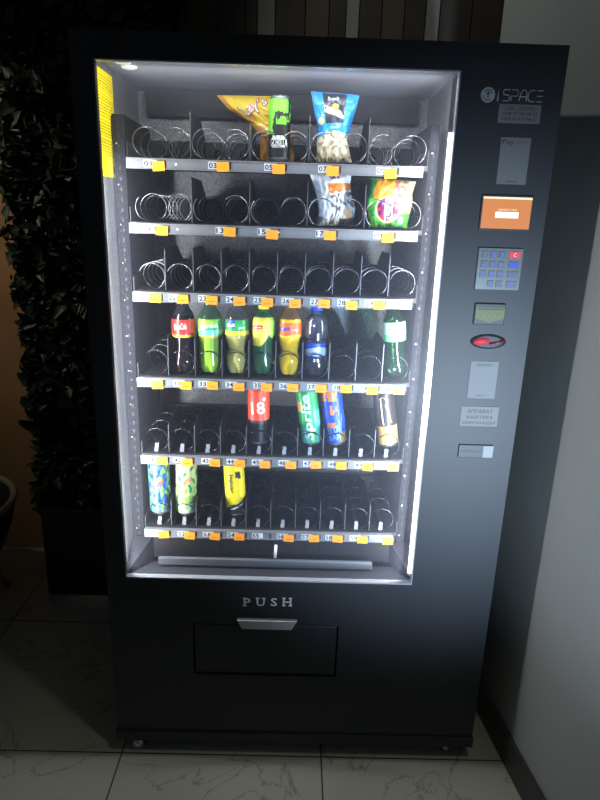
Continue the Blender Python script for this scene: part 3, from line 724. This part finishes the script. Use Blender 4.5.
can('dark can with a gold band below, leaning at the far right', (cx_at(388, 447), Yc, Z5 + .003), (0, math.radians(-9), 0), .172, .0300, gld, extra=gexp)
def mo1(a, t):
    n = noise.noise(Vector((a * 3.3, t * 10, 5))); n2 = noise.noise(Vector((a * 4, t * 9, 15)))
    if n > .18: return c_blu
    if n2 > .12: return c_ltg
    return cm('can_teal', (84, 130, 150))
can('teal and blue can at the left end of the lowest shelf', (cx_at(161, 506), Yc, Z6), (0, math.radians(-1.0), 0), .172, .0308, mo1,
    [('MOJITO', .1, .56, .013, .046, c_red, .85, dict(bold=.03, shear=.2))])
def mo2(a, t):
    n = noise.noise(Vector((a * 2.6, t * 8, 25)))
    if n > .1 and t < .55: return c_ltg
    if t < .2: return c_mint
    return cm('can_pale_lime', (204, 226, 160)) if n > -.25 else c_sg
can('pale lime can with red slanted lettering on the lowest shelf', (cx_at(186.3, 506), Yc, Z6), (0, math.radians(1.5), 0), .172, .0308, mo2,
    [('MOJITO', 0, .62, .016, .054, c_red, .62, dict(bold=.03, shear=.2))])
def jag(a, t):
    d = t - (.07 + .08 * (a + .9))
    if d < -.03: return c_blk
    if d < .0: return c_wht if t > .09 else c_blk
    if d < .05: return c_blk
    return c_yel
def jhead(w):
    P_ = around(.0309, .132, .48)
    w.add([P_(u, v) for u, v in ((-.008, .004), (-.009, .015), (-.004, .010), (.003, .013), (.008, .006), (.007, -.004), (.010, -.010), (.002, -.012), (-.003, -.006), (-.008, -.008))], [tuple(range(9, -1, -1))], c_blk)
can('yellow can with black slanted stripes on the lowest shelf', (cx_at(236.6, 507), Yc, Z6 + .001), (0, math.radians(-3.2), 0), .172, .0300, jag,
    [('Jaguar', -.22, .64, .016, .062, c_blk, -PI / 2, dict(bold=.02))], extra=jhead)

# ---- bags
def bag(label, y, left, right, top, bot, thick, pick, name='snack_bag', nx=80, ny=90, texts=(), tilt=0., wr=.004, zfloor=None):
    """pillow bag: left / right edges as pixel outlines placed at depth y, every face given its printed colour"""
    Lp = [at(u, v, y) for u, v in left]; Rp = [at(u, v, y) for u, v in right]
    def edge(P, t):
        d = np.linspace(0, 1, len(P)); return np.array([np.interp(t, d, [q[0] for q in P]), np.interp(t, d, [q[2] for q in P])])
    base = np.array([(Lp[-1][0] + Rp[-1][0]) / 2, min(Lp[-1][2], Rp[-1][2])])
    if zfloor is not None: sh = zfloor - base[1]
    else: sh = 0
    root = thing(name, label, 'snack bag', (base[0], y, base[1] + sh), (tilt, 0, 0))
    seed = random.uniform(0, 50)
    def surf(s, t, side):
        a, b = edge(Lp, t), edge(Rp, t); q = a + (b - a) * s
        prof = max(0, (1 - abs(2 * s - 1) ** 2.6)) ** .75 * max(0, 1 - abs(2 * t - 1) ** 5) ** .8
        wv = wr * (noise.noise(Vector((s * 5, t * 6, seed))) + .6 * noise.noise(Vector((s * 11, t * 9, seed + 7)))) * (1 if side < 0 else .5)
        crimp = .0008 * math.sin(s * 62) if (t < .06 or t > .95) else 0
        return (q[0] - base[0], side * thick * prof + wv + crimp, q[1] - base[1])
    w = MB(); back_m = pick(.5, .5)
    for side in (-1, 1):
        vs = [surf(i / nx, j / ny, side) for j in range(ny + 1) for i in range(nx + 1)]
        o = len(w.v); w.v += [Vector(p) for p in vs]
        for j in range(ny):
            for i in range(nx):
                q = [o + j * (nx + 1) + i, o + (j + 1) * (nx + 1) + i, o + (j + 1) * (nx + 1) + i + 1, o + j * (nx + 1) + i + 1]
                w.f.append(q if side < 0 else q[::-1]); w.sm.append(True)
                s_, t_ = (i + .5) / nx, (j + .5) / ny; w.m.append(w.mi(pick(s_, t_) if side < 0 else pick(.02, .03)))
    for ti_, (s0, t0, txt, hh_, wd, m, rt, kw) in enumerate(texts):
        a, b = edge(Lp, t0), edge(Rp, t0); W_ = np.hypot(*(b - a)); H_ = abs(edge(Lp, 1)[1] - edge(Lp, 0)[1])
        def pl(u, v):
            p = surf(min(1, max(0, s0 + u / W_)), min(1, max(0, t0 - v / H_)), -1); return (p[0], p[1] - .0012 - .0008 * ti_, p[2])
        put_text(w, txt, hh_, m, pl, w=wd, rot=rt, **kw)
    w.build('printed_film', root)
    # crimped seal along the top edge
    w = MB(); pts = [surf(i / 20, 0.0, -1) for i in range(21)]
    w.tube([(p[0], p[1], p[2] + .0005) for p in pts], .0009, pick(.1, .01), 5); w.build('top_seal', root)
    return root
film = lambda n, c, rough=.35: mat(n, c, rough, 0., coat=.25)
f_y, f_o, f_b, f_lp = film('crisps_yellow', (240, 206, 50)), film('crisps_orange', (206, 146, 50)), film('crisps_brown', (138, 104, 50)), film('crisps_pale', (238, 214, 150))
f_pk = film('crisps_logo_red', (170, 44, 60))
def crisps(s, t):
    n = noise.noise(Vector((s * 5, t * 6, 2)))
    if s < .10 + .05 * n or (s > .86 and t < .6): return f_o
    if t > .55:
        if (s - .42) ** 2 * 6 + (t - .80) ** 2 * 9 < .16: return f_lp if n > -.1 else f_o
        if s > .3 and s < .52 and t < .68: return f_y
        return f_b if n > .0 else f_o
    if t > .36 and n > .12: return f_o
    return f_y
yb = .259
bag('yellow crisps bag leaning behind the slim black can', yb, [(217, 90), (229, 104), (251, 117), (260, 131), (260, 158)], [(283, 91), (284, 104), (291, 120), (294, 140), (294, 158)], 0, 0, .020, crisps, zfloor=FLOOR[0] + .004,
    texts=[(.46, .22, 'Layʼs', .034, .094, f_pk, .42, dict(bold=.045, shear=.2)), (.46, .215, 'Layʼs', .030, .088, white, .42, dict(bold=.004, shear=.2))])
f_blue, f_navy, f_cream, f_dk, f_lb, f_yw = film('bag_blue', (40, 150, 216)), film('bag_navy', (40, 44, 62)), film('bag_cream', (224, 212, 176)), film('bag_gap', (158, 146, 116)), film('bag_light_blue', (150, 206, 236)), film('bag_yellow', (240, 190, 60))
def bluebag(s, t):
    if t < .62 - .04 * math.cos((s - .5) * 6):
        if .24 < s < .74 and t < .46:
            if (s - .5) ** 2 * 1.2 + (t - .22) ** 2 * 3 < .008: return f_yw
            n = noise.noise(Vector((s * 9, t * 9, 4)))
            if abs(t - .30 - (s - .5) * .22) < .05 and s < .85: return f_cream if n > -.3 else f_navy
            return f_navy
        if (s - .12) ** 2 + (t - .42) ** 2 * 2.2 < .006: return f_cream
        return f_blue
    n = noise.noise(Vector((s * 7 + t * 3, t * 15, 9))); n2 = noise.noise(Vector((s * 17, t * 5, 2)))
    if s < .22: return f_dk if n > .1 else f_cream
    return f_dk if n + .5 * n2 > .3 or n < -.42 else f_cream
bag('blue snack bag with a clear lower window on the top shelf', .181, [(311, 90), (314, 108), (318, 126), (317, 142), (316, 161)], [(359.5, 94), (356, 108), (351, 124), (347, 138), (352, 161)], 0, 0, .017, bluebag, zfloor=FLOOR[0] + .004,
    texts=[(.46, .09, 'Snack', .010, .030, white, .1, dict(shear=.3, bold=.01)), (.5, .52, 'Ocean', .007, .024, white, 0, dict(shear=.2))])
f_w, f_or, f_gk, f_gl, f_pe = film('bag_white', (246, 248, 248)), film('bag_orange', (244, 140, 56)), film('bag_dark_grey', (112, 110, 110)), film('bag_silver', (222, 222, 220)), film('bag_peach', (240, 186, 140))
def whitebag(s, t):
    if .36 < s < 1 and .25 < t < .46 - .06 * s + .02 * math.sin(s * 30): return f_or if noise.noise(Vector((s * 8, t * 8, 3))) > -.25 else f_pe
    if s > .34 and .50 - .05 * s < t < .97:
        if (s - .8) ** 2 + (t - .84) ** 2 < .012: return f_pe
        n = noise.noise(Vector((s * 6 - t * 9, t * 5 + s * 14, 6)))
        return f_gk if n > .10 else f_gl
    if (s - .58) ** 2 * 1.4 + (t - .10) ** 2 * 4 < .02: return f_gk if noise.noise(Vector((s * 20, t * 20, 1))) > -.1 else f_w
    return f_w
bag('white snack bag with an orange band on the second shelf', .185, [(309, 177), (313, 187), (317, 202), (319, 215), (316, 229)], [(351.5, 177.5), (350, 187), (351, 198), (355, 212), (353, 230)], 0, 0, .018, whitebag, wr=.0025, zfloor=FLOOR[1] + .004)
f_g, f_g2, f_pu, f_cr, f_go, f_ba = film('bag_green', (84, 176, 62)), film('bag_deep_green', (40, 110, 56)), film('bag_magenta', (190, 50, 84)), film('bag_bread', (224, 196, 128)), film('bag_crust', (240, 166, 44)), film('bag_bacon', (190, 112, 104))
f_pp = film('bag_purple', (112, 44, 100))
def greenbag(s, t):
    n = noise.noise(Vector((s * 8, t * 9, 12)))
    d = (s - .45) ** 2 + ((t - .62) * 1.02) ** 2
    if t > .30 and d < .062:
        if s < .38: return f_pp if n > -.2 else f_pu
        if .38 <= s < .56: return f_w
        return f_pu
    if t > .30 and d < .085: return f_lp
    if t < .40 and s < .55: return f_g2 if s < .12 else (f_go if n > -.3 else f_o)
    if s >= .52 and t < .70:
        if t > .5 and s > .68: return f_cr
        return f_ba if n > .0 and t < .55 and s < .85 else f_cr
    if (s - .78) ** 2 + (t - .86) ** 2 < .006: return f_lb
    return f_g if n > -.35 else f_g2
bag('green snack bag with a magenta circle on the second shelf', .185, [(372, 180), (368, 192), (367, 206), (368, 218), (369, 229)], [(416, 184), (412, 195), (412, 206), (409, 218), (407, 230)], 0, 0, .018, greenbag, zfloor=FLOOR[1] + .004,
    texts=[(.47, .62, 'FLINT', .014, .056, f_pp, PI / 2, dict(bold=.03))])

# ================================================================== LIGHT
def area(name, loc, target, size, energy, color, spread=PI, size_y=None):
    l = bpy.data.lights.new(name, 'AREA'); l.energy = energy; l.color = color; l.size = size; l.spread = spread
    if size_y: l.shape = 'RECTANGLE'; l.size_y = size_y
    o = bpy.data.objects.new(name, l); col.objects.link(o); o.location = loc
    o.rotation_euler = (Vector(target) - Vector(loc)).to_track_quat('-Z', 'Y').to_euler(); return o
def spot(name, loc, target, energy, color, deg, blend, radius):
    l = bpy.data.lights.new(name, 'SPOT'); l.energy = energy; l.color = color; l.spot_size = math.radians(deg); l.spot_blend = blend; l.shadow_soft_size = radius
    o = bpy.data.objects.new(name, l); col.objects.link(o); o.location = loc
    o.rotation_euler = (Vector(target) - Vector(loc)).to_track_quat('-Z', 'Y').to_euler(); return o
def strip_lamp(name, loc, normal, length, energy, upright):
    l = bpy.data.lights.new(name, 'AREA'); l.shape = 'RECTANGLE'; l.size = .009; l.size_y = length; l.energy = energy; l.color = (1., .985, .97)
    o = bpy.data.objects.new(name, l); col.objects.link(o)
    z = -Vector(normal).normalized(); y = Vector((0, 0, 1)) if upright else Vector((1, 0, 0)); x = y.cross(z)
    m = Matrix((x, y, z)).transposed().to_4x4(); m.translation = Vector(loc); o.matrix_world = m
strip_lamp('light_strip_lamp_right', (.2955, .027, 1.20), (-1, .95, 0), 1.13, 7.0, True)
strip_lamp('light_strip_lamp_left', (LX0 + .0085, .0285, 1.16), (1, .95, 0), 1.05, 7.0, True)
strip_lamp('added_fill_lamp_top', (-.08, .027, LZ1 - .0085), (0, .42, -1), .70, 2.2, False)  # added fill for the upper shelves, paired with the hidden top strip
spot('door_veil_fill', (.72, -1.6, .72), (.42, 0, 1.06), 270, (.62, .80, 1.0), 53, 1., .10)  # added cool fill without a real source, imitates the bluish veil on the door
spot('ceiling_lamp_behind', (-.37, .30, 3.0), (.60, .5, 1.95), 13, (.96, 1., .94), 110, .8, .03)
spot('ceiling_lamp_front', (.60, -.85, 2.9), (.15, -.95, 0), 16, (.98, 1., .84), 78, 1., .06)
spot('tan_wall_fill', (-1.75, .3, 2.4), (-1.2, 1.15, 1.5), 22, (1., .88, .70), 66, .9, .05)  # added warm fill that lifts the tan boards and the leaves
wd = bpy.data.worlds.new('world'); sc.world = wd; wd.use_nodes = True
wd.node_tree.nodes['Background'].inputs[0].default_value = (.8, .9, 1, 1); wd.node_tree.nodes['Background'].inputs[1].default_value = .03
sc.cycles.use_denoising = True
sc.cycles.sample_clamp_indirect = 4; sc.cycles.caustics_reflective = False; sc.cycles.caustics_refractive = False
sc.cycles.max_bounces = 8; sc.cycles.transparent_max_bounces = 16
